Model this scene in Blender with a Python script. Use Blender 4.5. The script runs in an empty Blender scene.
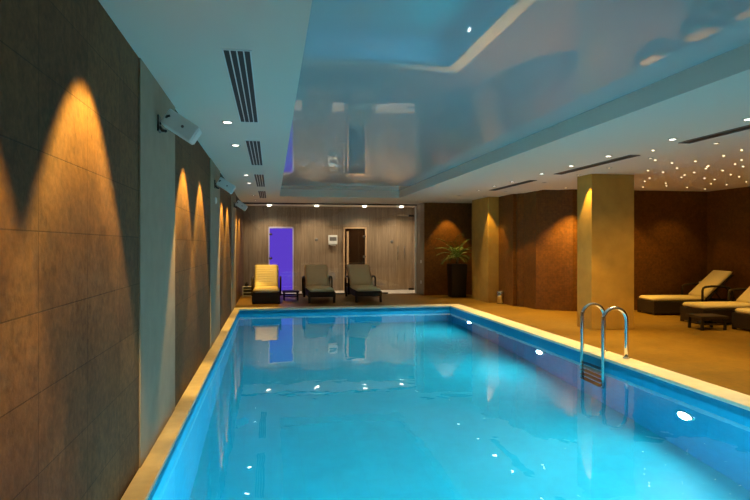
import bpy, bmesh, math, random
from mathutils import Vector, Matrix
random.seed(714)
PI = math.pi
scene = bpy.context.scene
COL = scene.collection

# ------------------------------------------------------------------ scene constants (metres)
CAM_H = 1.45
CEIL = 2.668          # low ceiling
GLOSS = 2.85          # stretched glossy ceiling in the recess
WATER = -0.11
PX0, PX1, PY0, PY1 = -0.71, 4.21, 2.5, 13.85      # pool inner edges
DEPTH = -1.95
YG = 17.6             # glass partition
YB = 19.0             # timber wall behind it
XL = -0.85
XR = 9.8
YREAR = -2.5

# ------------------------------------------------------------------ materials
MATS = {}

def new_mat(name):
    m = bpy.data.materials.new(name); m.use_nodes = True
    nt = m.node_tree
    return m, nt, nt.nodes['Principled BSDF']

def simple(name, col, rough=0.5, metal=0.0, spec=0.5, noise=0.0, nscale=20, bump=0.0):
    m, nt, b = new_mat(name)
    b.inputs['Base Color'].default_value = (*col, 1)
    b.inputs['Roughness'].default_value = rough
    b.inputs['Metallic'].default_value = metal
    b.inputs['Specular IOR Level'].default_value = spec
    if noise or bump:
        tc = nt.nodes.new('ShaderNodeTexCoord')
        n = nt.nodes.new('ShaderNodeTexNoise'); n.inputs['Scale'].default_value = nscale
        n.inputs['Detail'].default_value = 6
        nt.links.new(tc.outputs['Object'], n.inputs['Vector'])
        if noise:
            r = nt.nodes.new('ShaderNodeValToRGB')
            r.color_ramp.elements[0].position = 0.3; r.color_ramp.elements[1].position = 0.7
            r.color_ramp.elements[0].color = (*[c * (1 - noise) for c in col], 1)
            r.color_ramp.elements[1].color = (*[min(1, c * (1 + noise)) for c in col], 1)
            nt.links.new(n.outputs['Fac'], r.inputs['Fac'])
            nt.links.new(r.outputs['Color'], b.inputs['Base Color'])
        if bump:
            bp = nt.nodes.new('ShaderNodeBump'); bp.inputs['Strength'].default_value = bump
            bp.inputs['Distance'].default_value = 0.01
            nt.links.new(n.outputs['Fac'], bp.inputs['Height'])
            nt.links.new(bp.outputs['Normal'], b.inputs['Normal'])
    MATS[name] = m
    return m

def emit(name, col, strength):
    m = bpy.data.materials.new(name); m.use_nodes = True
    nt = m.node_tree; nt.nodes.clear()
    o = nt.nodes.new('ShaderNodeOutputMaterial'); e = nt.nodes.new('ShaderNodeEmission')
    e.inputs['Color'].default_value = (*col, 1); e.inputs['Strength'].default_value = strength
    nt.links.new(e.outputs[0], o.inputs['Surface'])
    MATS[name] = m
    return m

def wall_coords(nt, plane):
    """object coordinates turned so that x runs along the wall and y runs up"""
    tc = nt.nodes.new('ShaderNodeTexCoord')
    sp = nt.nodes.new('ShaderNodeSeparateXYZ'); cb = nt.nodes.new('ShaderNodeCombineXYZ')
    nt.links.new(tc.outputs['Object'], sp.inputs[0])
    a, b = {'yz': ('Y', 'Z'), 'xz': ('X', 'Z'), 'xy': ('X', 'Y')}[plane]
    nt.links.new(sp.outputs[a], cb.inputs['X']); nt.links.new(sp.outputs[b], cb.inputs['Y'])
    return tc, cb.outputs[0]

def tiled(name, plane, c1, c2, mortar, w, h, msize, rough, offset=0.0, vein=0.5, vscale=3.0, fine=25.0, bump=0.3, spec=0.5):
    m, nt, b = new_mat(name)
    tc, vec = wall_coords(nt, plane)
    br = nt.nodes.new('ShaderNodeTexBrick')
    br.offset = offset; br.squash = 1.0
    br.inputs['Scale'].default_value = 1.0
    br.inputs['Brick Width'].default_value = w; br.inputs['Row Height'].default_value = h
    br.inputs['Mortar Size'].default_value = msize; br.inputs['Mortar Smooth'].default_value = 0.3
    br.inputs['Bias'].default_value = 0.0
    br.inputs['Color1'].default_value = (*c1, 1); br.inputs['Color2'].default_value = (*c2, 1)
    br.inputs['Mortar'].default_value = (*mortar, 1)
    nt.links.new(vec, br.inputs['Vector'])
    n1 = nt.nodes.new('ShaderNodeTexNoise'); n1.inputs['Scale'].default_value = vscale
    n1.inputs['Detail'].default_value = 8; n1.inputs['Roughness'].default_value = 0.65
    n1.inputs['Distortion'].default_value = 0.8
    n2 = nt.nodes.new('ShaderNodeTexNoise'); n2.inputs['Scale'].default_value = fine
    n2.inputs['Detail'].default_value = 5
    for n in (n1, n2): nt.links.new(tc.outputs['Object'], n.inputs['Vector'])
    r = nt.nodes.new('ShaderNodeValToRGB')
    r.color_ramp.elements[0].position = 0.38; r.color_ramp.elements[1].position = 0.64
    lo = 1 - vein
    r.color_ramp.elements[0].color = (lo, lo, lo, 1); r.color_ramp.elements[1].color = (1, 1, 1, 1)
    mx0 = nt.nodes.new('ShaderNodeMath'); mx0.operation = 'ADD'
    ml = nt.nodes.new('ShaderNodeMath'); ml.operation = 'MULTIPLY'; ml.inputs[1].default_value = 0.5
    nt.links.new(n1.outputs['Fac'], mx0.inputs[0]); nt.links.new(n2.outputs['Fac'], mx0.inputs[1])
    nt.links.new(mx0.outputs[0], ml.inputs[0]); nt.links.new(ml.outputs[0], r.inputs['Fac'])
    mx = nt.nodes.new('ShaderNodeMixRGB'); mx.blend_type = 'MULTIPLY'; mx.inputs['Fac'].default_value = 1
    nt.links.new(br.outputs['Color'], mx.inputs[1]); nt.links.new(r.outputs['Color'], mx.inputs[2])
    nt.links.new(mx.outputs[0], b.inputs['Base Color'])
    b.inputs['Roughness'].default_value = rough
    b.inputs['Specular IOR Level'].default_value = spec
    if bump:
        sub = nt.nodes.new('ShaderNodeMath'); sub.operation = 'SUBTRACT'
        nt.links.new(ml.outputs[0], sub.inputs[0]); nt.links.new(br.outputs['Fac'], sub.inputs[1])
        bp = nt.nodes.new('ShaderNodeBump'); bp.inputs['Strength'].default_value = bump
        bp.inputs['Distance'].default_value = 0.01
        nt.links.new(sub.outputs[0], bp.inputs['Height']); nt.links.new(bp.outputs['Normal'], b.inputs['Normal'])
    MATS[name] = m
    return m

tiled('slate', 'yz', (.145, .078, .028), (.11, .058, .021), (.06, .032, .012), .6, .3, .003, .75, vein=.55, vscale=3.2, fine=30, bump=.4, spec=.25)
tiled('bronze_x', 'xz', (.205, .083, .011), (.16, .062, .008), (.135, .052, .007), .04, .04, .002, .5, vein=.4, vscale=5, fine=18, bump=.25, spec=.35)
tiled('bronze_y', 'yz', (.205, .083, .011), (.16, .062, .008), (.135, .052, .007), .04, .04, .002, .5, vein=.4, vscale=5, fine=18, bump=.25, spec=.35)
tiled('deck_tile', 'xy', (.27, .15, .017), (.24, .134, .015), (.17, .095, .011), .6, .6, .004, .42, vein=.3, vscale=2.5, fine=14, bump=.08, spec=.4)
tiled('corridor_tile', 'xy', (.72, .66, .58), (.68, .62, .54), (.4, .36, .3), .6, .6, .004, .4, vein=.15, bump=.05)
tiled('pool_tile', 'xy', (.005, .41, .55), (.005, .395, .53), (.005, .36, .49), .3, .3, .003, .5, vein=.12, vscale=1.2, fine=8, bump=0, spec=.2)
tiled('pool_wall_yz', 'yz', (.006, .31, .54), (.006, .295, .51), (.006, .26, .46), .3, .15, .003, .5, vein=.12, vscale=1.2, fine=8, bump=0, spec=.2)
tiled('pool_wall_xz', 'xz', (.006, .31, .54), (.006, .295, .51), (.006, .26, .46), .3, .15, .003, .5, vein=.12, vscale=1.2, fine=8, bump=0, spec=.2)
simple('pilaster_stone', (.30, .24, .17), .7, noise=.08, nscale=6, bump=.1, spec=.3)
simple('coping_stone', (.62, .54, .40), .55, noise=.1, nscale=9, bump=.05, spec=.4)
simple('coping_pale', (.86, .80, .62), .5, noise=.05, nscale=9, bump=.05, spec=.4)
simple('ceiling_paint', (.75, .70, .60), .8, spec=.3)
simple('column_plaster', (.46, .28, .06), .75, noise=.1, nscale=5, bump=.08, spec=.25)
simple('white_plastic', (.74, .75, .72), .4)
simple('black', (.006, .006, .006), .6)
simple('black_metal', (.012, .011, .010), .4, metal=.0)
simple('rattan', (.022, .013, .008), .55, noise=.5, nscale=90, bump=.6, spec=.4)
simple('dark_wood', (.03, .018, .011), .4, noise=.3, nscale=30)
simple('cushion', (.72, .59, .33), .9, noise=.05, nscale=60, bump=.15, spec=.1)
simple('cushion_lit', (.82, .74, .44), .95, noise=.05, nscale=80, bump=.3, spec=.1)  # the cushion cream, made lighter for the lamplight falling on one backrest
simple('steel', (.78, .77, .74), .14, metal=1.0)
simple('brushed', (.6, .58, .54), .32, metal=1.0)
simple('pot', (.010, .008, .007), .35)
simple('soil', (.03, .02, .012), .95)
simple('frond_green', (.075, .17, .03), .5, noise=.35, nscale=12)
simple('stem_brown', (.10, .07, .03), .8)
simple('pale_wood', (.52, .34, .19), .45, noise=.15, nscale=14)
simple('frame_wood', (.16, .075, .04), .5, noise=.2, nscale=14)
simple('lavender', (.50, .46, .62), .35)
simple('disc_grey', (.14, .13, .12), .4)
simple('dark_glass', (.030, .014, .006), .06, spec=.6)
emit('lamp_white', (1, .93, .78), 14)
emit('lamp_warm', (1, .78, .45), 6)
emit('pool_lens', (.93, .97, 1), 7)
emit('steam_violet', (.115, .052, .62), 1.0)

def wood_panel():
    m, nt, b = new_mat('timber')
    tc, vec = wall_coords(nt, 'xz')
    br = nt.nodes.new('ShaderNodeTexBrick'); br.offset = 0.5
    br.inputs['Scale'].default_value = 1; br.inputs['Brick Width'].default_value = .2
    br.inputs['Row Height'].default_value = 2.8; br.inputs['Mortar Size'].default_value = .002
    br.inputs['Color1'].default_value = (.38, .275, .175, 1); br.inputs['Color2'].default_value = (.30, .215, .135, 1)
    br.inputs['Mortar'].default_value = (.15, .11, .08, 1)
    nt.links.new(vec, br.inputs['Vector'])
    mp = nt.nodes.new('ShaderNodeMapping'); mp.inputs['Scale'].default_value = (9, 9, .55)
    nt.links.new(tc.outputs['Object'], mp.inputs['Vector'])
    n = nt.nodes.new('ShaderNodeTexNoise'); n.inputs['Scale'].default_value = 2; n.inputs['Detail'].default_value = 8
    n.inputs['Roughness'].default_value = .7
    nt.links.new(mp.outputs[0], n.inputs['Vector'])
    r = nt.nodes.new('ShaderNodeValToRGB')
    r.color_ramp.elements[0].position = .3; r.color_ramp.elements[0].color = (.5, .48, .45, 1)
    r.color_ramp.elements[1].position = .7; r.color_ramp.elements[1].color = (1, 1, 1, 1)
    nt.links.new(n.outputs['Fac'], r.inputs['Fac'])
    mx = nt.nodes.new('ShaderNodeMixRGB'); mx.blend_type = 'MULTIPLY'; mx.inputs['Fac'].default_value = 1
    nt.links.new(br.outputs['Color'], mx.inputs[1]); nt.links.new(r.outputs['Color'], mx.inputs[2])
    nt.links.new(mx.outputs[0], b.inputs['Base Color']); b.inputs['Roughness'].default_value = .6
    MATS['timber'] = m
wood_panel()

def gloss_ceiling():
    m, nt, b = new_mat('stretch_ceiling')
    b.inputs['Base Color'].default_value = (.46, .48, .48, 1)
    b.inputs['Roughness'].default_value = .025
    b.inputs['IOR'].default_value = 1.5
    MATS['stretch_ceiling'] = m
gloss_ceiling()

def water_mat():
    m, nt, b = new_mat('water')
    b.inputs['Base Color'].default_value = (.86, .98, 1, 1)
    b.inputs['Transmission Weight'].default_value = 1
    b.inputs['IOR'].default_value = 1.333
    b.inputs['Roughness'].default_value = 0.0
    tc = nt.nodes.new('ShaderNodeTexCoord')
    mp = nt.nodes.new('ShaderNodeMapping'); mp.inputs['Scale'].default_value = (1.0, .8, 1)
    nt.links.new(tc.outputs['Object'], mp.inputs['Vector'])
    n = nt.nodes.new('ShaderNodeTexNoise'); n.inputs['Scale'].default_value = 2.4; n.inputs['Detail'].default_value = 2
    n.inputs['Roughness'].default_value = .45; n.inputs['Distortion'].default_value = .4
    nt.links.new(mp.outputs[0], n.inputs['Vector'])
    bp = nt.nodes.new('ShaderNodeBump'); bp.inputs['Strength'].default_value = .055
    bp.inputs['Distance'].default_value = .05
    nt.links.new(n.outputs['Fac'], bp.inputs['Height']); nt.links.new(bp.outputs['Normal'], b.inputs['Normal'])
    MATS['water'] = m
water_mat()

def glass_mat():
    m, nt, b = new_mat('clear_glass')
    b.inputs['Base Color'].default_value = (.95, .97, .95, 1)
    b.inputs['Transmission Weight'].default_value = 1
    b.inputs['IOR'].default_value = 1.45
    b.inputs['Roughness'].default_value = 0
    MATS['clear_glass'] = m
glass_mat()

# ------------------------------------------------------------------ mesh helpers
class MB:
    def __init__(self):
        self.bm = bmesh.new()
    def box(self, x0, x1, y0, y1, z0, z1, M=None):
        v = [Vector((x, y, z)) for x in (x0, x1) for y in (y0, y1) for z in (z0, z1)]
        if M is not None: v = [M @ p for p in v]
        vs = [self.bm.verts.new(p) for p in v]
        for f in ((0, 1, 3, 2), (4, 6, 7, 5), (0, 4, 5, 1), (2, 3, 7, 6), (0, 2, 6, 4), (1, 5, 7, 3)):
            self.bm.faces.new([vs[i] for i in f])
        return self
    def prism(self, pts, z0, z1):
        a = [self.bm.verts.new((x, y, z0)) for x, y in pts]
        b = [self.bm.verts.new((x, y, z1)) for x, y in pts]
        n = len(pts)
        self.bm.faces.new(a[::-1]); self.bm.faces.new(b)
        for i in range(n):
            self.bm.faces.new((a[i], a[(i + 1) % n], b[(i + 1) % n], b[i]))
        return self
    def tube(self, pts, r, seg=10, r_end=None):
        pts = [Vector(p) for p in pts]
        rings = []
        ref = None
        for i, p in enumerate(pts):
            d = (pts[min(i + 1, len(pts) - 1)] - pts[max(i - 1, 0)]).normalized()
            if ref is None:
                ref = d.orthogonal().normalized()
            u = (ref - d * ref.dot(d)).normalized(); ref = u
            w = d.cross(u)
            rr = r if r_end is None else r + (r_end - r) * i / (len(pts) - 1)
            rings.append([self.bm.verts.new(p + (u * math.cos(t) + w * math.sin(t)) * rr)
                          for t in (2 * PI * k / seg for k in range(seg))])
        for a, b in zip(rings, rings[1:]):
            for k in range(seg):
                self.bm.faces.new((a[k], a[(k + 1) % seg], b[(k + 1) % seg], b[k]))
        self.bm.faces.new(rings[0][::-1]); self.bm.faces.new(rings[-1])
        return self
    def lathe(self, prof, c=(0, 0, 0), seg=24, caps=True):
        rings = []
        for r, z in prof:
            rings.append([self.bm.verts.new((c[0] + r * math.cos(t), c[1] + r * math.sin(t), c[2] + z))
                          for t in (2 * PI * k / seg for k in range(seg))])
        for a, b in zip(rings, rings[1:]):
            for k in range(seg):
                self.bm.faces.new((a[k], a[(k + 1) % seg], b[(k + 1) % seg], b[k]))
        if caps:
            self.bm.faces.new(rings[0][::-1]); self.bm.faces.new(rings[-1])
        return self
    def quad(self, *p):
        self.bm.faces.new([self.bm.verts.new(q) for q in p]); return self
    def build(self, name, mat, parent=None, smooth=False, bevel=0.0, seg=2, normals=True):
        if normals: bmesh.ops.recalc_face_normals(self.bm, faces=self.bm.faces)
        me = bpy.data.meshes.new(name); self.bm.to_mesh(me); self.bm.free()
        me.materials.append(MATS[mat])
        o = bpy.data.objects.new(name, me); COL.objects.link(o)
        if parent is not None: o.parent = parent
        if smooth:
            for p in me.polygons: p.use_smooth = True
        if bevel:
            b = o.modifiers.new('bevel', 'BEVEL'); b.width = bevel; b.segments = seg
            b.limit_method = 'ANGLE'
            for p in me.polygons: p.use_smooth = True
            w = o.modifiers.new('wn', 'WEIGHTED_NORMAL'); w.keep_sharp = True
        return o

def tag(o, label=None, cat=None, group=None, kind=None):
    if label: o['label'] = label
    if cat: o['category'] = cat
    if group: o['group'] = group
    if kind: o['kind'] = kind
    return o

def thing(name, label, cat, loc=(0, 0, 0), rz=0.0, group=None):
    o = bpy.data.objects.new(name, None); COL.objects.link(o)
    o.empty_display_size = .1
    o.location = loc; o.rotation_euler = (0, 0, rz)
    return tag(o, label, cat, group)

def dup(root, loc, rz, label, group=None):
    r = root.copy(); COL.objects.link(r); r.location = loc; r.rotation_euler = (0, 0, rz)
    r['label'] = label
    if group: r['group'] = group
    for ch in list(root.children):
        c = ch.copy(); COL.objects.link(c); c.parent = r
        for g in list(ch.children):
            d = g.copy(); COL.objects.link(d); d.parent = c
    return r

def struct(o, label=None, cat=None):
    return tag(o, label, cat, kind='structure')

# ------------------------------------------------------------------ room shell
T = .2
struct(MB().box(XL - T, XL, YREAR - T, YB + T, -.0, CEIL + .4).build('wall_left', 'slate'),
       'long dark brown slate tiled wall beside the pool', 'wall')
struct(MB().box(XL, XR, YREAR - T, YREAR, 0, CEIL + .4).build('wall_rear', 'bronze_x'), 'brown wall behind the near deck', 'wall')
struct(MB().box(XR, XR + T, YREAR - T, 12.2 + T, 0, CEIL + .4).build('wall_right', 'bronze_y'),
       'dark bronze wall at far right behind the lounger heads', 'wall')
struct(MB().box(XL, 4.8, YB, YB + T, 0, CEIL + .4).build('wall_back', 'timber'), 'grey brown vertical timber wall behind the glass', 'wall')

def plan_wall(name, pts, mat, label, t=.15, z0=0.0):
    """solid wall along a plan polyline, thickened to the side away from the pool"""
    n = len(pts); P = [Vector((x, y)) for x, y in pts]
    off = []
    for i in range(n):
        ds = []
        if i > 0: ds.append((P[i] - P[i - 1]).normalized())
        if i < n - 1: ds.append((P[i + 1] - P[i]).normalized())
        ns = [Vector((-d.y, d.x)) for d in ds]
        v = sum(ns, Vector((0, 0))).normalized()
        off.append(P[i] + v * (t / max(.35, v.dot(ns[0]))))
    bm = MB()
    bm.prism([tuple(p) for p in P] + [tuple(p) for p in off[::-1]], z0, CEIL + .4)
    return struct(bm.build(name, mat), label, 'wall')

plan_wall('wall_return', [(4.31, YG + .03), (4.31, 16.75)], 'pilaster_stone', 'narrow pale wall with two switches at the right end of the glass', t=.02)
plan_wall('wall_corridor', [(4.55, YB), (4.55, YG + .03), (4.331, YG + .03)], 'timber', 'timber side wall at the right end of the corridor')
plan_wall('wall_niche', [(4.331, 16.75), (5.74, 16.75)], 'bronze_x', 'dark red brown niche wall behind the palm')
plan_wall('wall_side', [(5.74, 16.75), (5.74, 13.42), (5.84, 13.30), (5.88, 12.72)], 'bronze_y', 'bronze side wall stepping back beyond the pool corner')
plan_wall('wall_lounge', [(5.88, 12.72), (6.5, 12.2), (XR, 12.2)], 'bronze_x', 'amber lit bronze mosaic wall behind the loungers')
struct(MB().box(5.66, 5.74, 13.5, 14.42, 0, CEIL).build('trim_2', 'bronze_y'), 'narrow bronze pilaster beside the far column', 'trim')

# columns
struct(MB().box(5.38, 6.18, 9.46, 9.95, 0, CEIL).build('column', 'column_plaster', bevel=.008), 'large square ochre column on the deck behind the ladder', 'column')
struct(MB().box(5.38, 5.739, 14.42, 15.65, 0, CEIL).build('column', 'column_plaster', bevel=.008), 'ochre column between the palm niche and the small bin', 'column')

# stone pilasters on the left wall
pil_where = ['nearest the camera', 'second along the wall', 'farthest along the wall, close to the glass']
for k, (a, b) in enumerate([(4.10, 5.52), (8.67, 10.2), (13.2, 14.75)]):
    struct(MB().box(XL, XL + .012, a, b, 0, CEIL).build('pilaster', 'pilaster_stone', bevel=.004),
           'flat grey stone pilaster on the left wall, ' + pil_where[k], 'pilaster')

# floor: deck around the pool
fl = MB()
for (x0, x1, y0, y1) in ((XL, XR, YREAR, PY0 - .32), (PX1 + .32, XR, PY0 - .32, 12.2), (PX1 + .32, 6.6, 12.2, PY1 + .33),
                         (XL, 5.9, PY1 + .33, YG)):
    fl.box(x0, x1, y0, y1, -.15, 0)
struct(fl.build('floor', 'deck_tile'), 'amber stone tiled deck around the pool', 'floor')
struct(MB().box(XL, 4.7, YG, YB, -.15, 0).build('floor_corridor', 'corridor_tile'), 'pale tiled corridor floor behind the glass', 'floor')

# coping
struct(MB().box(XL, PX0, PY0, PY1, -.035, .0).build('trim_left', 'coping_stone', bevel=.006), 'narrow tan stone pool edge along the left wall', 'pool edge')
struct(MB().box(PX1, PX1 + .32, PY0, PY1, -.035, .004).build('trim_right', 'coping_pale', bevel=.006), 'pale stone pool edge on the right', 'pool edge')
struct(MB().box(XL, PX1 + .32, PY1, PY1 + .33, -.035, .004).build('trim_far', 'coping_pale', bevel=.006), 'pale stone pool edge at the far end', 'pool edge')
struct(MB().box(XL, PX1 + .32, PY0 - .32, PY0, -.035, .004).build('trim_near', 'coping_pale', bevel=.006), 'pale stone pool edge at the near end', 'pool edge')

# pool basin
g = .012
bs = MB().box(PX0 - g, PX1 + g, PY0 - g, PY1 + g, DEPTH - .1, DEPTH)
struct(bs.build('pool_floor', 'pool_tile'), 'turquoise pool bottom', 'pool floor')
w1 = MB().box(PX0 - .1 - g, PX0 - g, PY0 - .1, PY1 + .1, DEPTH - .1, -.035)
struct(w1.build('wall_pool_left', 'pool_wall_yz'), 'blue tiled left wall of the pool', 'pool wall')
w2 = MB().box(PX1 + g, PX1 + .1 + g, PY0 - .1, PY1 + .1, DEPTH - .1, -.035)
struct(w2.build('wall_pool_right', 'pool_wall_yz'), 'blue tiled right wall of the pool with three white lamps', 'pool wall')
w3 = MB().box(PX0 - g, PX1 + g, PY1 + g, PY1 + .1 + g, DEPTH - .1, -.035)
struct(w3.build('wall_pool_far', 'pool_wall_xz'), 'blue tiled far wall of the pool', 'pool wall')
w4 = MB().box(PX0 - g, PX1 + g, PY0 - .1 - g, PY0 - g, DEPTH - .1, -.035)
struct(w4.build('wall_pool_near', 'pool_wall_xz'), 'blue tiled near wall of the pool', 'pool wall')

wt = MB().quad((PX0 - g, PY0 - g, WATER), (PX1 + g, PY0 - g, WATER), (PX1 + g, PY1 + g, WATER), (PX0 - g, PY1 + g, WATER))
tag(wt.build('pool_water', 'water', normals=False), 'clear turquoise pool water with a calm surface', 'water', kind='stuff')

# ceiling with recess
RX0, RX1, RY0, RY1 = .2, 3.26, 1.0, 15.2
cl = MB()
for (x0, x1, y0, y1) in ((XL, RX0, YREAR, YB), (RX1, XR, YREAR, 12.4), (RX1, 5.9, 12.4, YB), (RX0, RX1, YREAR, RY0), (RX0, RX1, RY1, YB)):
    cl.box(x0, x1, y0, y1, CEIL, CEIL + .25)
struct(cl.build('ceiling', 'ceiling_paint'), 'white lowered ceiling with a long recess over the pool', 'ceiling')
struct(MB().box(RX0, RX1, RY0, RY1, GLOSS, GLOSS + .06).build('ceiling_glossy', 'stretch_ceiling'), 'glossy mirror-like stretched ceiling in the recess over the pool', 'ceiling')

# ------------------------------------------------------------------ glass partition
gp = bpy.data.objects.new('wall_glass', None); COL.objects.link(gp)
struct(gp, 'frameless clear glass partition across the far end of the deck', 'glass wall')
for (x0, x1) in ((XL + .002, .84), (.85, 2.54), (2.55, 3.43)):
    MB().box(x0, x1, YG - .006, YG + .006, .03, CEIL - .034).build('glass_panel', 'clear_glass', gp)
MB().box(XL + .002, 4.305, YG - .03, YG + .03, CEIL - .034, CEIL - .001).build('top_rail', 'black_metal', gp)
MB().box(XL + .002, 3.43, YG - .025, YG + .025, .001, .035).build('bottom_rail', 'black_metal', gp)
MB().box(4.255, 4.295, YG - .02, YG + .02, .001, CEIL - .05).build('end_profile', 'white_plastic', gp)
MB().box(3.70, 4.2, YG - .012, YG - .02, 2.33, 2.345).build('stay_bar', 'steel', gp)
gd = bpy.data.objects.new('door_3', None); COL.objects.link(gd)
struct(gd, 'clear glass door with two steel pull bars at the right of the partition', 'glass door')
MB().box(3.44, 4.19, YG - .005, YG + .005, .02, CEIL - .06).build('door_leaf', 'clear_glass', gd)
for hx in (3.72, 3.92):
    h = MB().tube([(hx, YG - .055, 1.0), (hx, YG - .055, 1.42)], .011, 10).build('door_handle', 'steel', gd, smooth=True)
    for hz in (1.06, 1.36):
        MB().tube([(hx, YG - .055, hz), (hx, YG - .004, hz)], .008, 8).build('standoff', 'steel', h, smooth=True)
for hz in (.10, 2.30):
    MB().box(4.06, 4.22, YG - .03, YG + .03, hz, hz + .06).build('hinge', 'black_metal', gd, bevel=.005)

# steam room door (violet) and sauna door in the timber wall
d1 = bpy.data.objects.new('door_1', None); COL.objects.link(d1)
struct(d1, 'glowing violet frosted glass steam room door', 'door')
MB().box(-.06, .65, YB - .012, YB, .02, 1.97).build('glass_leaf', 'steam_violet', d1)
fr = MB().box(-.10, -.06, YB - .05, YB, 0, 2.02).box(.65, .69, YB - .05, YB, 0, 2.02).box(-.10, .69, YB - .05, YB, 1.97, 2.02)
fr.build('door_frame', 'lavender', d1, bevel=.003)
for hz in (.25, 1.0, 1.75):
    MB().box(-.07, .02, YB - .06, YB - .012, hz, hz + .07).build('hinge', 'steel', d1, bevel=.004)
d2 = bpy.data.objects.new('door_2', None); COL.objects.link(d2)
struct(d2, 'dark glass sauna door with a long pale wooden handle', 'door')
MB().box(2.30, 2.95, YB - .012, YB, .02, 1.97).build('glass_leaf', 'dark_glass', d2)
MB().box(2.25, 2.30, YB - .05, YB, 0, 2.02).box(2.95, 3.0, YB - .05, YB, 0, 2.02).box(2.25, 3.0, YB - .05, YB, 1.97, 2.02).build('door_frame', 'pale_wood', d2, bevel=.003)
MB().box(2.355, 2.42, YB - .075, YB - .03, .25, 1.88).box(2.37, 2.40, YB - .03, YB - .01, .35, .41).box(2.37, 2.40, YB - .03, YB - .01, 1.7, 1.76).build('door_handle', 'pale_wood', d2, bevel=.006)
for hz in (.3, 1.05, 1.7):
    MB().box(2.87, 2.97, YB - .06, YB - .012, hz, hz + .06).build('hinge', 'steel', d2, bevel=.004)

# things on the timber wall
t = thing('wall_dispenser', 'white box mounted on the timber wall left of the sauna door', 'dispenser', (1.90, YB, 1.52))
MB().box(-.13, .15, -.16, -.0, -.06, .24).build('housing', 'white_plastic', t, bevel=.02)
MB().box(-.10, .12, -.164, -.158, .06, .18).build('front_window', 'disc_grey', t)
MB().box(-.06, .10, -.13, -.03, -.10, -.06).build('outlet_tray', 'white_plastic', t, bevel=.01)
def disc(x, z, label):
    o = MB().lathe([(.05, 0), (.05, .02), (.03, .03)], seg=20).build('wall_disc', 'disc_grey', smooth=False)
    o.rotation_euler = (PI / 2, 0, 0); o.location = (x, YB, z)
    tag(o, label, 'wall fitting', 'round fittings on the timber wall')
disc(1.40, 1.62, 'small round dark fitting on timber wall left of the white box')
disc(3.83, 1.56, 'small round dark fitting on timber wall behind the glass door')
for z, lab in ((.92, 'upper white switch plate on the narrow wall by the glass door'), (.32, 'lower white switch plate on the narrow wall by the glass door')):
    o = MB().box(4.298, 4.31, 17.0, 17.09, z, z + .09).build('switch_plate', 'white_plastic', bevel=.003)
    tag(o, lab, 'switch', 'switch plates by the glass door')

# ------------------------------------------------------------------ lamps
DOWN_MESH = {}
def downlight(x, y, label, group, mat='lamp_white', r=.045, z=CEIL, name='ceiling_downlight', drop=0.0):
    t = thing(name, label, 'ceiling light', (x, y, z), 0, group)
    key = (mat, r)
    if key not in DOWN_MESH:
        ring = MB().lathe([(r * 1.35, 0), (r * 1.35, -.006), (r * 1.0, -.010), (r * .95, -.002), (r * .95, 0)], seg=20, caps=False).build('trim_ring', 'brushed', t, smooth=True)
        lens = MB().lathe([(.0005, -.004 - drop), (r * .8, -.004 - drop), (r * .95, -.004 - drop * .7), (r * .95, -.001), (.0005, -.001)], seg=20).build('lens', mat, t)
        DOWN_MESH[key] = (ring.data, lens.data)
    else:
        for nm, me in zip(('trim_ring', 'lens'), DOWN_MESH[key]):
            o = bpy.data.objects.new(nm, me); COL.objects.link(o); o.parent = t
    return t

def spot(x, y, z, power, col, cone=80, blend=.5, aim=None, rad=.02, batwing=None):
    l = bpy.data.lights.new('spot_beam', 'SPOT'); l.energy = power; l.color = col
    l.spot_size = math.radians(cone); l.spot_blend = blend; l.shadow_soft_size = rad
    o = bpy.data.objects.new('spot_beam', l); COL.objects.link(o); o.location = (x, y, z)
    if batwing:
        # reflector profile of the fitting: less light straight down, more towards the rim of the cone
        l.use_nodes = True
        nt = l.node_tree; em = nt.nodes['Emission']
        ge = nt.nodes.new('ShaderNodeNewGeometry'); sp = nt.nodes.new('ShaderNodeSeparateXYZ')
        ab = nt.nodes.new('ShaderNodeMath'); ab.operation = 'ABSOLUTE'
        mr = nt.nodes.new('ShaderNodeMapRange'); mr.interpolation_type = 'SMOOTHSTEP'
        mr.inputs['From Min'].default_value = .80; mr.inputs['From Max'].default_value = .985
        mr.inputs['To Min'].default_value = 1.0; mr.inputs['To Max'].default_value = batwing
        nt.links.new(ge.outputs['Incoming'], sp.inputs[0]); nt.links.new(sp.outputs['Z'], ab.inputs[0])
        nt.links.new(ab.outputs[0], mr.inputs['Value']); nt.links.new(mr.outputs[0], em.inputs['Strength'])
    if aim is not None:
        o.rotation_euler = (Vector(aim) - Vector((x, y, z))).to_track_quat('-Z', 'Y').to_euler()
    return o

AMBER = (1.0, .57, .10)
WARM = (1.0, .76, .40)
NEUT = (1.0, .80, .56)
P_LEFT, P_A, P_B, P_COR = 600, 88, 125, 92

ordn = ['nearest', 'second nearest', 'third', 'fourth', 'fifth', 'sixth', 'seventh', 'eighth', 'ninth', 'tenth']
left_y = [1.55, 2.95, 6.10, 7.49, 10.66, 12.0, 15.0, 16.4]
vis = 0
for y in left_y:
    if y > 4:
        downlight(-.43, y, 'round downlight in the ceiling along the left wall, %s of that row' % (ordn[vis] + ('' if vis < 2 else ' from the camera')),
                  'downlights along the left wall')
        vis += 1
    spot(-.43, y, CEIL - .02, P_LEFT, AMBER, 66, .38, batwing=.28, aim=(-.43 - .19, y, CEIL - 1.02))

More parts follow.
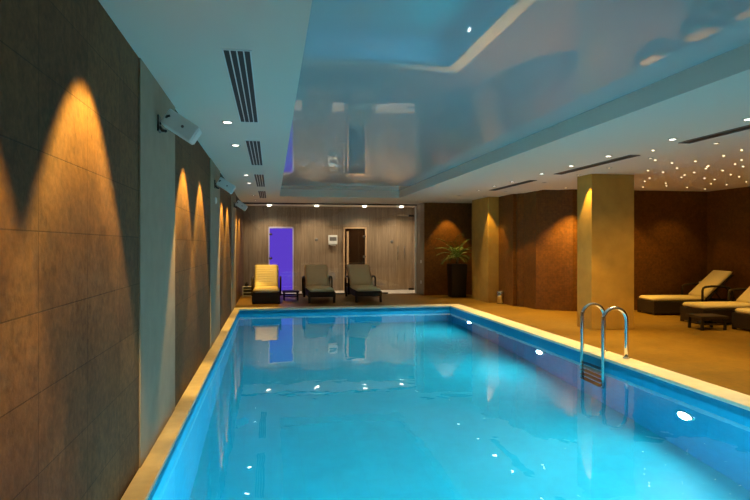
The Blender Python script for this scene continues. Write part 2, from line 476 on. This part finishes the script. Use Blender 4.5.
rowA = [5.1, 6.21, 7.54, 8.57, 9.6, 10.88, 11.8, 12.77, 14.17]
for k, y in enumerate(rowA):
    downlight(4.54, y, 'round downlight over the right pool edge, %s of that straight row' % (ordn[k] + ('' if k < 2 else ' from the camera')),
              'downlights over the right pool edge', r=.04)
for y in [2.6, 3.9] + rowA:
    spot(4.54, y, CEIL - .02, P_A, WARM, 75, .6)
rowB = [6.37, 7.62, 8.67, 9.62, 10.94, 12.9, 14.25]
for k, y in enumerate(rowB):
    downlight(5.23, y, 'round downlight in the row beside the ochre columns, %s of that row' % (ordn[k] + ('' if k < 2 else ' from the camera')),
              'downlights beside the ochre columns', 'lamp_warm', r=.032)
    spot(5.23, y if k != 3 else 9.5, CEIL - .02, P_B, AMBER, 64, .35)
cor = [-.07, 1.36, 2.83, 3.99]
cwhere = ['above the violet door', 'between the violet door and the white wall box', 'above the sauna door', 'above the glass door']
for k, x in enumerate(cor):
    downlight(x, 18.3, 'bright downlight behind the glass partition, ' + cwhere[k], 'downlights behind the glass', r=.065, drop=.045)
    spot(x, 18.3, CEIL - .06, P_COR, NEUT, 140, .8)
downlight(4.22, 17.25, 'small downlight just in front of the right end of the glass', 'downlights by the glass end', r=.04)

stars = [(6.08, 7.26), (6.07, 7.8), (6.63, 7.57), (6.68, 8.32), (6.32, 8.54), (7.2, 8.19), (6.62, 8.22), (6.81, 8.51), (6.99, 9.01), (7.08, 9.37),
         (7.26, 9.69), (7.78, 9.76), (8.11, 9.91), (8.62, 10.63), (7.26, 8.69), (7.81, 9.16), (8.21, 9.43), (9.02, 10.18), (9.06, 10.74), (9.29, 11.64),
         (8.66, 11.38), (7.66, 10.68), (8.01, 11.15), (6.06, 8.9), (7.02, 10.41), (7.68, 11.46), (6.77, 9.9), (4.84, 7.0), (6.16, 11.88), (5.94, 6.78),
         (5.42, 7.79), (6.44, 9.05), (5.86, 8.03), (6.87, 7.97)]
sm = None
for x, y in stars:
    if sm is None:
        o = MB().lathe([(.013, 0), (.013, -.003), (.007, -.005)], seg=12).build('star_spotlight', 'lamp_warm'); sm = o.data
    else:
        o = bpy.data.objects.new('star_spotlight', sm); COL.objects.link(o)
    o.location = (x, y, CEIL)
    tag(o, 'tiny star-like warm light dot scattered in the ceiling over the lounger corner', 'star light', 'star lights over the lounger corner')
P_STAR = 105
for (x, y, p) in ((6.2, 11.75, 4.2), (5.75, 7.6, 1.1),  (7.66, 11.55, .75), (8.8, 11.6, .35), (9.35, 9.6, .4), (7.1, 9.2, .8), (6.6, 7.6, .8), (8.3, 9.9, .5), (8.0, 7.0, .4), (6.2, 5.0, .8), (8.2, 4.4, .4)):
    spot(x, y, CEIL - .03, P_STAR * p, AMBER, 150 if x == 5.75 else 95, .6)  # the widest cone is added to wash the column front in amber
spot(5.0, 16.43, CEIL - .02, 110, AMBER, 70, .4)
downlight(5.0, 16.43, 'single downlight in the ceiling above the potted palm', 'downlight above the palm', 'lamp_warm', r=.03)

# underwater lamps
P_POOL = 74
pl_where = {5.55: 'nearest the camera, this side of the ladder', 8.94: 'midway between the ladder and the far end', 12.37: 'nearest the far corner of the pool'}
for y in (12.37, 8.94, 5.55, 3.2):
    if y in pl_where:
        t = thing('pool_lamp', 'white oval lamp in the right pool wall, ' + pl_where[y], 'pool lamp', (PX1 + g, y, WATER - .75), 0, 'white lamps in the right pool wall')
        r1 = MB().lathe([(.13, 0), (.13, .012), (.10, .022), (.095, .010), (.095, 0)], seg=24, caps=False).build('bezel', 'steel', t, smooth=True)
        r2 = MB().lathe([(.095, .002), (.095, .012), (.05, .02), (.001, .022)], seg=24).build('lens', 'pool_lens', t, smooth=True)
        for o in (r1, r2): o.rotation_euler = (0, -PI / 2, 0)
    l = bpy.data.lights.new('pool_beam', 'AREA'); l.shape = 'DISK'; l.size = .18; l.energy = P_POOL
    l.color = (.80, 1.0, .98)
    o = bpy.data.objects.new('pool_beam', l); COL.objects.link(o)
    o.location = (PX1 - .03, y, WATER - .75)
    o.rotation_euler = Vector((-1, 0, .06)).to_track_quat('-Z', 'Y').to_euler()

for x in (.8, 2.7):     # two added, unseen lights at the near end to even out the pool
    l = bpy.data.lights.new('pool_beam', 'AREA'); l.shape = 'DISK'; l.size = .18; l.energy = P_POOL * 1.0
    l.color = (.80, 1.0, .98)
    o = bpy.data.objects.new('pool_beam', l); COL.objects.link(o)
    o.location = (x, PY0 + .05, -.6); o.rotation_euler = Vector((0, 1, 0)).to_track_quat('-Z', 'Y').to_euler()

# ------------------------------------------------------------------ ceiling air diffusers
def slot_vent(y0, y1, label):
    yc = (y0 + y1) / 2; h = (y1 - y0) / 2
    t = thing('air_vent', label, 'air vent', (-.215, yc, CEIL), 0, 'four-slot air vents along the left wall')
    fr = MB()
    for k in range(5):
        x = -.085 + k * .0425
        fr.box(x - .0045, x + .0045, -h, h, -.006, 0)
    fr.box(-.092, .092, -h - .014, -h, -.006, 0).box(-.092, .092, h, h + .014, -.006, 0)
    fr.build('fins', 'white_plastic', t)
    for k in range(4):
        x = -.0638 + k * .0425
        MB().box(x - .0168, x + .0168, -h, h, -.004, 0).build('slot', 'black', t)
for (a, b, lab) in ((3.84, 6.05, 'four-slot black air vent in the left ceiling, largest and nearest the camera'), (7.14, 9.3, 'four-slot black air vent in the left ceiling, second from the camera'),
                    (10.5, 12.7, 'four-slot black air vent in the left ceiling, third from the camera'), (13.7, 15.8, 'four-slot black air vent in the left ceiling, farthest near the glass')):
    slot_vent(a, b, lab)
for (a, b, lab) in ((10.6, 12.7, 'long thin dark ceiling slot in the right ceiling, farthest, towards the palm'), (7.4, 9.6, 'long thin dark ceiling slot in the right ceiling in front of the big column'),
                    (4.2, 6.4, 'long thin dark ceiling slot in the right ceiling nearest the camera')):
    t = thing('linear_diffuser', lab, 'air vent', (4.84, (a + b) / 2, CEIL), 0, 'linear slots in the right ceiling')
    h = (b - a) / 2
    MB().box(-.075, -.06, -h, h, -.01, 0).box(.06, .075, -h, h, -.01, 0).box(-.075, .075, -h - .015, -h, -.01, 0).box(-.075, .075, h, h + .015, -.01, 0).build('frame', 'disc_grey', t)
    MB().box(-.06, .06, -h, h, -.003, 0).build('slot', 'black', t)

# ------------------------------------------------------------------ wall speakers on the pilasters
def make_speaker(label, loc):
    t = thing('wall_speaker', label, 'speaker', loc, 0, 'white speakers on the left wall')
    M = Matrix.Translation((.17, 0, -.02)) @ Matrix.Rotation(math.radians(33), 4, 'Y')
    MB().box(-.13, .125, -.09, .09, -.065, .065, M).build('cabinet', 'white_plastic', t, bevel=.012)
    MB().box(.125, .130, -.08, .08, -.055, .055, M).build('grille', 'white_plastic', t, bevel=.002)
    o = MB()
    o.lathe([(.011, 0), (.011, .006), (.004, .008)], seg=12)
    lg = o.build('badge', 'disc_grey', t); lg.matrix_local = M @ Matrix.Translation((.02, -.09, .0)) @ Matrix.Rotation(PI / 2, 4, 'X')
    br = MB().box(0, .012, -.05, .05, -.06, .06).tube([(0.01, 0, 0), (.05, -.05, .02), (.08, -.10, .04), (.10, -.098, .045)], .009, 8).tube([(0.01, 0, -.02), (.04, -.06, -.06), (.07, -.10, -.07)], .012, 8)
    br.build('bracket', 'black_metal', t)
    return t
sp = make_speaker('white wall speaker on a black bracket, nearest and largest, on the first grey pilaster', (XL + .012, 4.72, 2.36))
dup(sp, (XL + .012, 9.25, 2.36), 0, 'white wall speaker tilted down on the second grey pilaster')
dup(sp, (XL + .012, 13.9, 2.36), 0, 'small white wall speaker on the farthest pilaster near the glass')
o = MB().lathe([(.05, 0), (.05, .015), (.03, .025)], seg=20).build('wall_sensor', 'white_plastic')
o.rotation_euler = (0, PI / 2, 0); o.location = (XL + .012, 9.35, 2.12)
tag(o, 'small round white sensor on the second grey pilaster below the speaker', 'sensor')

# ------------------------------------------------------------------ sun loungers
def cushion_bm(L, W, H, bulge=.015, ribs=0, nx=26, ny=12):
    """pillowy slab: x from 0 to L, y centred, z from 0 to H"""
    m = MB(); bm = m.bm
    top, bot = [], []
    for i in range(nx + 1):
        rt, rb = [], []
        for j in range(ny + 1):
            u, v = i / nx, j / ny
            e = min(u, 1 - u) * L; f = min(v, 1 - v) * W
            rd = .035
            k = (1 - (1 - min(1, e / rd)) ** 2) ** .5 * (1 - (1 - min(1, f / rd)) ** 2) ** .5
            z = H * .5 + H * .5 * k + bulge * math.sin(PI * u) * math.sin(PI * v)
            if ribs: z += .006 * k * math.cos(u * ribs * 2 * PI)
            x, y = u * L, (v - .5) * W
            rt.append(bm.verts.new((x, y, z)))
            rb.append(bm.verts.new((x, y, H * .5 - H * .5 * k)) if 0 < i < nx and 0 < j < ny else rt[-1])
        top.append(rt); bot.append(rb)
    for i in range(nx):
        for j in range(ny):
            bm.faces.new((top[i][j], top[i + 1][j], top[i + 1][j + 1], top[i][j + 1]))
            q = []
            for v in (bot[i][j], bot[i][j + 1], bot[i + 1][j + 1], bot[i + 1][j]):
                if v not in q: q.append(v)
            if len(q) > 2:
                try: bm.faces.new(q)
                except ValueError: pass
    return m

LEN, WID, HINGE, SEAT = 1.88, .68, 1.13, .28
def make_lounger(label, skirt=True, angle=50, lit_ribbed=False, group=None):
    """x runs from the foot (0) to the head (LEN), y across, z up"""
    t = thing('sun_lounger', label, 'sun lounger', (0, 0, 0), 0, group)
    z0 = .03 if skirt else .15
    f = MB()
    f.box(0.0, LEN, -WID / 2, -WID / 2 + .035, z0, SEAT).box(0.0, LEN, WID / 2 - .035, WID / 2, z0, SEAT)
    f.box(0.0, .035, -WID / 2 + .035, WID / 2 - .035, z0, SEAT).box(LEN - .035, LEN, -WID / 2 + .035, WID / 2 - .035, z0, SEAT)
    f.box(.035, LEN - .035, -WID / 2 + .035, WID / 2 - .035, SEAT - .03, SEAT - .008)
    f.build('frame', 'rattan', t, bevel=.008)
    for x in (.0, LEN - .06):
        for y in (-WID / 2, WID / 2 - .06):
            MB().box(x + .002, x + .058, y + .002, y + .058, 0, z0 + .02).build('leg', 'rattan', t, bevel=.004)
    a = math.radians(angle)
    BL = .80
    MBk = Matrix.Translation((HINGE, 0, SEAT + .02)) @ Matrix.Rotation(-a, 4, 'Y')
    fb = MB()
    fb.box(0, BL, -WID / 2 + .02, WID / 2 - .02, -.025, 0, MBk)
    sx = HINGE + .55 * math.cos(a); sz = SEAT + .02 + .55 * math.sin(a)
    for y in (-.26, .26):
        fb.tube([(sx, y, sz - .03), (min(LEN - .05, sx + .30), y, SEAT)], .012, 8)
    fb.build('backrest_frame', 'rattan', t, bevel=.004)
    c = cushion_bm(HINGE + .02, WID - .03, .085, .01).build('seat_cushion', 'cushion', t, smooth=True)
    c.location = (0.0, 0, SEAT)
    b = cushion_bm(BL + .02, WID - .05, .085, .01, ribs=9 if lit_ribbed else 0, nx=60 if lit_ribbed else 26).build('back_cushion', 'cushion_lit' if lit_ribbed else 'cushion', t, smooth=True)
    b.matrix_local = MBk @ Matrix.Translation((.02, 0, .0))
    for s in (-1, 1):
        y = s * (WID / 2 + .025)
        pts = [(HINGE - .10, y, .12), (HINGE - .10, y, .50), (HINGE - .085, y, .555), (HINGE - .04, y, .58), (HINGE + .10, y, .595), (HINGE + .30, y, .59), (HINGE + .46, y, .565), (HINGE + .53, y, .52), (HINGE + .55, y, .45), (HINGE + .55, y, .12)]
        MB().tube(pts, .024, 8).build('armrest', 'rattan', t, smooth=True)
    return t

g1 = 'sun loungers facing the pool in front of the glass'
L1 = make_lounger('sun lounger with a yellow-lit ribbed back cushion, leftmost in front of the violet door', True, 42, True, g1)
L1.location = (-.13, 14.95, 0); L1.rotation_euler = (0, 0, PI / 2)
L2 = make_lounger('sun lounger with an olive beige cushion, the middle of the three before the glass', False, 42, False, g1)
L2.location = (1.24, 14.95, 0); L2.rotation_euler = (0, 0, PI / 2 + math.radians(1))
L3 = dup(L2, (2.42, 14.95, 0), PI / 2 + math.radians(1), 'sun lounger with an olive beige cushion in front of the dark sauna door', g1)
g2 = 'sun loungers in the amber corner at the right'
rz = math.radians(-6)
L4 = make_lounger('cream sun lounger with raised back at the rear of the right corner, by the wall', True, 42, False, g2)
L4.location = (7.80, 11.55, 0); L4.rotation_euler = (0, 0, rz)
L5 = dup(L4, (7.68, 9.98, 0), math.radians(-3), 'cream sun lounger right behind the low dark table, cut off by the photo edge', g2)
L6 = dup(L4, (7.84, 8.85, 0), math.radians(-2), 'cream sun lounger showing only its foot end at the extreme right photo edge', g2)

# ------------------------------------------------------------------ low tables
def make_table(label, w, d, h, group):
    t = thing('side_table', label, 'side table', (0, 0, 0), 0, group)
    MB().box(-w / 2, w / 2, -d / 2, d / 2, h - .045, h).build('table_top', 'dark_wood', t, bevel=.006)
    MB().box(-w / 2 + .05, w / 2 - .05, -d / 2 + .05, d / 2 - .05, .09, .115).build('shelf', 'dark_wood', t, bevel=.004)
    for sx in (-1, 1):
        for sy in (-1, 1):
            x, y = sx * (w / 2 - .045), sy * (d / 2 - .045)
            MB().box(x - .02, x + .02, y - .02, y + .02, 0, h - .044).build('leg', 'black_metal', t, bevel=.003)
    return t
T1 = make_table('low dark side table between the yellow lounger and the middle lounger', .44, .44, .25, 'low dark side tables')
T1.location = (.50, 16.0, 0)
T2 = make_table('low dark side table on the amber deck in front of the right loungers', (.50), .44, .24, 'low dark side tables')
T2.location = (7.42, 9.25, 0); T2.rotation_euler = (0, 0, math.radians(-4))

# ------------------------------------------------------------------ small stand by the left wall
t = thing('shelf_stand', 'small white open shelf stand by left wall beside the yellow lounger', 'stand', (-.66, 17.05, 0))
for x in (-.13, .115):
    MB().box(x, x + .018, -.1, .1, 0, .30).build('side_panel', 'white_plastic', t, bevel=.003)
for z in (.03, .12, .21, .285):
    MB().box(-.112, .115, -.1, .1, z, z + .016).build('shelf', 'white_plastic', t, bevel=.002)
MB().box(-.112, .115, .085, .1, .046, .285).build('back_panel', 'disc_grey', t)
o = MB().lathe([(.04, 0), (.055, .02), (.05, .07), (.03, .09), (.03, .12), (.001, .125)], seg=18).build('dark_jar', 'pot', smooth=True)
o.location = (-.68, 17.05, .301)
tag(o, 'small dark jar standing on the white shelf stand', 'jar')

# ------------------------------------------------------------------ bin
t = thing('waste_bin', 'small steel cylindrical bin on the deck against the far ochre column', 'bin', (5.60, 14.14, 0))
MB().lathe([(.085, .012), (.095, .02), (.095, .27), (.09, .285)], seg=28).build('body', 'steel', t, smooth=True)
MB().lathe([(.098, .282), (.098, .298), (.09, .303), (.07, .303), (.066, .29)], seg=28, caps=False).build('rim', 'steel', t, smooth=True)
MB().lathe([(.09, 0), (.09, .013)], seg=28).build('base', 'black', t)

# ------------------------------------------------------------------ potted palm
t = thing('potted_palm', 'spiky green palm in a tall dark planter inside the niche', 'potted plant', (5.13, 16.2, 0))
pm = MB()
pm.prism([(-.2, -.2), (.2, -.2), (.2, .2), (-.2, .2)], 0, .92)
for v in pm.bm.verts:
    if v.co.z > .5: v.co.x *= 1.15; v.co.y *= 1.15
pm.build('planter', 'pot', t, bevel=.01)
MB().box(-.21, .21, -.21, .21, .90, .925).build('soil', 'soil', t)
MB().tube([(0, 0, .9), (.01, 0, 1.0), (.0, .01, 1.12)], .05, 10, .03).build('trunk', 'stem_brown', t, smooth=True)
rnd = random.Random(5)
for k in range(26):
    az = k * 2.39996 + rnd.uniform(-.2, .2)
    el = math.radians(84 - 58 * (k / 25) + rnd.uniform(-5, 5))
    Lf = min(.95, .58 / max(.2, math.cos(el - .35))) * rnd.uniform(.85, 1)
    if math.sin(az) > .25: Lf *= .5          # kept clear of the wall behind
    elif math.cos(az) > .3: Lf *= .7
    m = MB(); dirh = Vector((math.cos(az), math.sin(az), 0))
    pts = []; p = Vector((0, 0, 1.08)); e = el
    for i in range(11):
        pts.append(p.copy())
        p = p + (dirh * math.cos(e) + Vector((0, 0, 1)) * math.sin(e)) * (Lf / 10)
        e -= .11 + .05 * (k / 25)
    m.tube(pts, .006, 5, .002)
    for i in range(2, 11):
        d = (pts[i] - pts[i - 1]).normalized(); side = d.cross(Vector((0, 0, 1))).normalized()
        ll = .20 * math.sin(PI * (i / 11) * .85 + .25)
        for s in (-1, 1):
            b = pts[i]; tip = b + (side * s * .8 + d * .75 - Vector((0, 0, .22))).normalized() * ll
            mid = b.lerp(tip, .45) + Vector((0, 0, .012)); wv = d * .012
            m.quad(b - wv * .4, mid - wv, tip, mid + wv)
    fo = m.build('frond', 'frond_green', t, normals=False)

# ------------------------------------------------------------------ pool ladder
t = thing('pool_ladder', 'polished steel pool ladder with two looped handrails on the right edge', 'pool ladder', (4.21, 7.25, 0))
for y in (-.27, .25):
    pts = []
    xw, xd, top = -.08, .24, .65
    r = (xd - xw) / 2
    pts += [(xw + .0, y, -1.15), (xw, y, -.6), (xw, y, 0), (xw, y, top - r)]
    for k in range(1, 12):
        a = PI - PI * k / 12
        pts.append((xw + r + r * math.cos(a), y, top - r + r * math.sin(a)))
    pts += [(xd, y, top - r), (xd, y, .2), (xd, y, 0.005)]
    MB().tube(pts, .024, 14).build('handrail', 'steel', t, smooth=True)
    MB().lathe([(.045, .005), (.045, .02), (.03, .03)], (xd, y, 0), 20).build('flange', 'steel', t, smooth=True)
for z in (-.17, -.40, -.63, -.86, -1.09):
    MB().box(-.13, -.04, -.25, .23, z - .02, z + .014).build('tread', 'black_metal', t, bevel=.008)

# small plate on the lounge wall
tag(MB().box(9.58, 9.68, 12.185, 12.2, .56, .62).build('wall_plate', 'white_plastic', bevel=.003), 'small pale plate on the bronze wall behind the rear lounger', 'wall plate')

# ------------------------------------------------------------------ world, camera, view
w = bpy.data.worlds.new('world'); scene.world = w; w.use_nodes = True
w.node_tree.nodes['Background'].inputs[0].default_value = (0, 0, 0, 1)
cam = bpy.data.cameras.new('camera'); co = bpy.data.objects.new('camera', cam); COL.objects.link(co)
cam.sensor_width = 36; cam.lens = 600 / 750 * 36
cam.shift_y = -5 / 750
cam.clip_start = .05
co.location = (0, 0, CAM_H); co.rotation_euler = (PI / 2, 0, -math.atan(103.5 / 600))
scene.camera = co
vs = scene.view_settings
vs.view_transform = 'Standard'; vs.look = 'None'; vs.gamma = 1; vs.use_curve_mapping = False
vs.exposure = 0.0
cy = scene.cycles
cy.use_denoising = True
cy.max_bounces = 14; cy.diffuse_bounces = 5; cy.glossy_bounces = 6; cy.transmission_bounces = 10
cy.caustics_reflective = True; cy.caustics_refractive = True
cy.sample_clamp_indirect = 6
cy.blur_glossy = .3
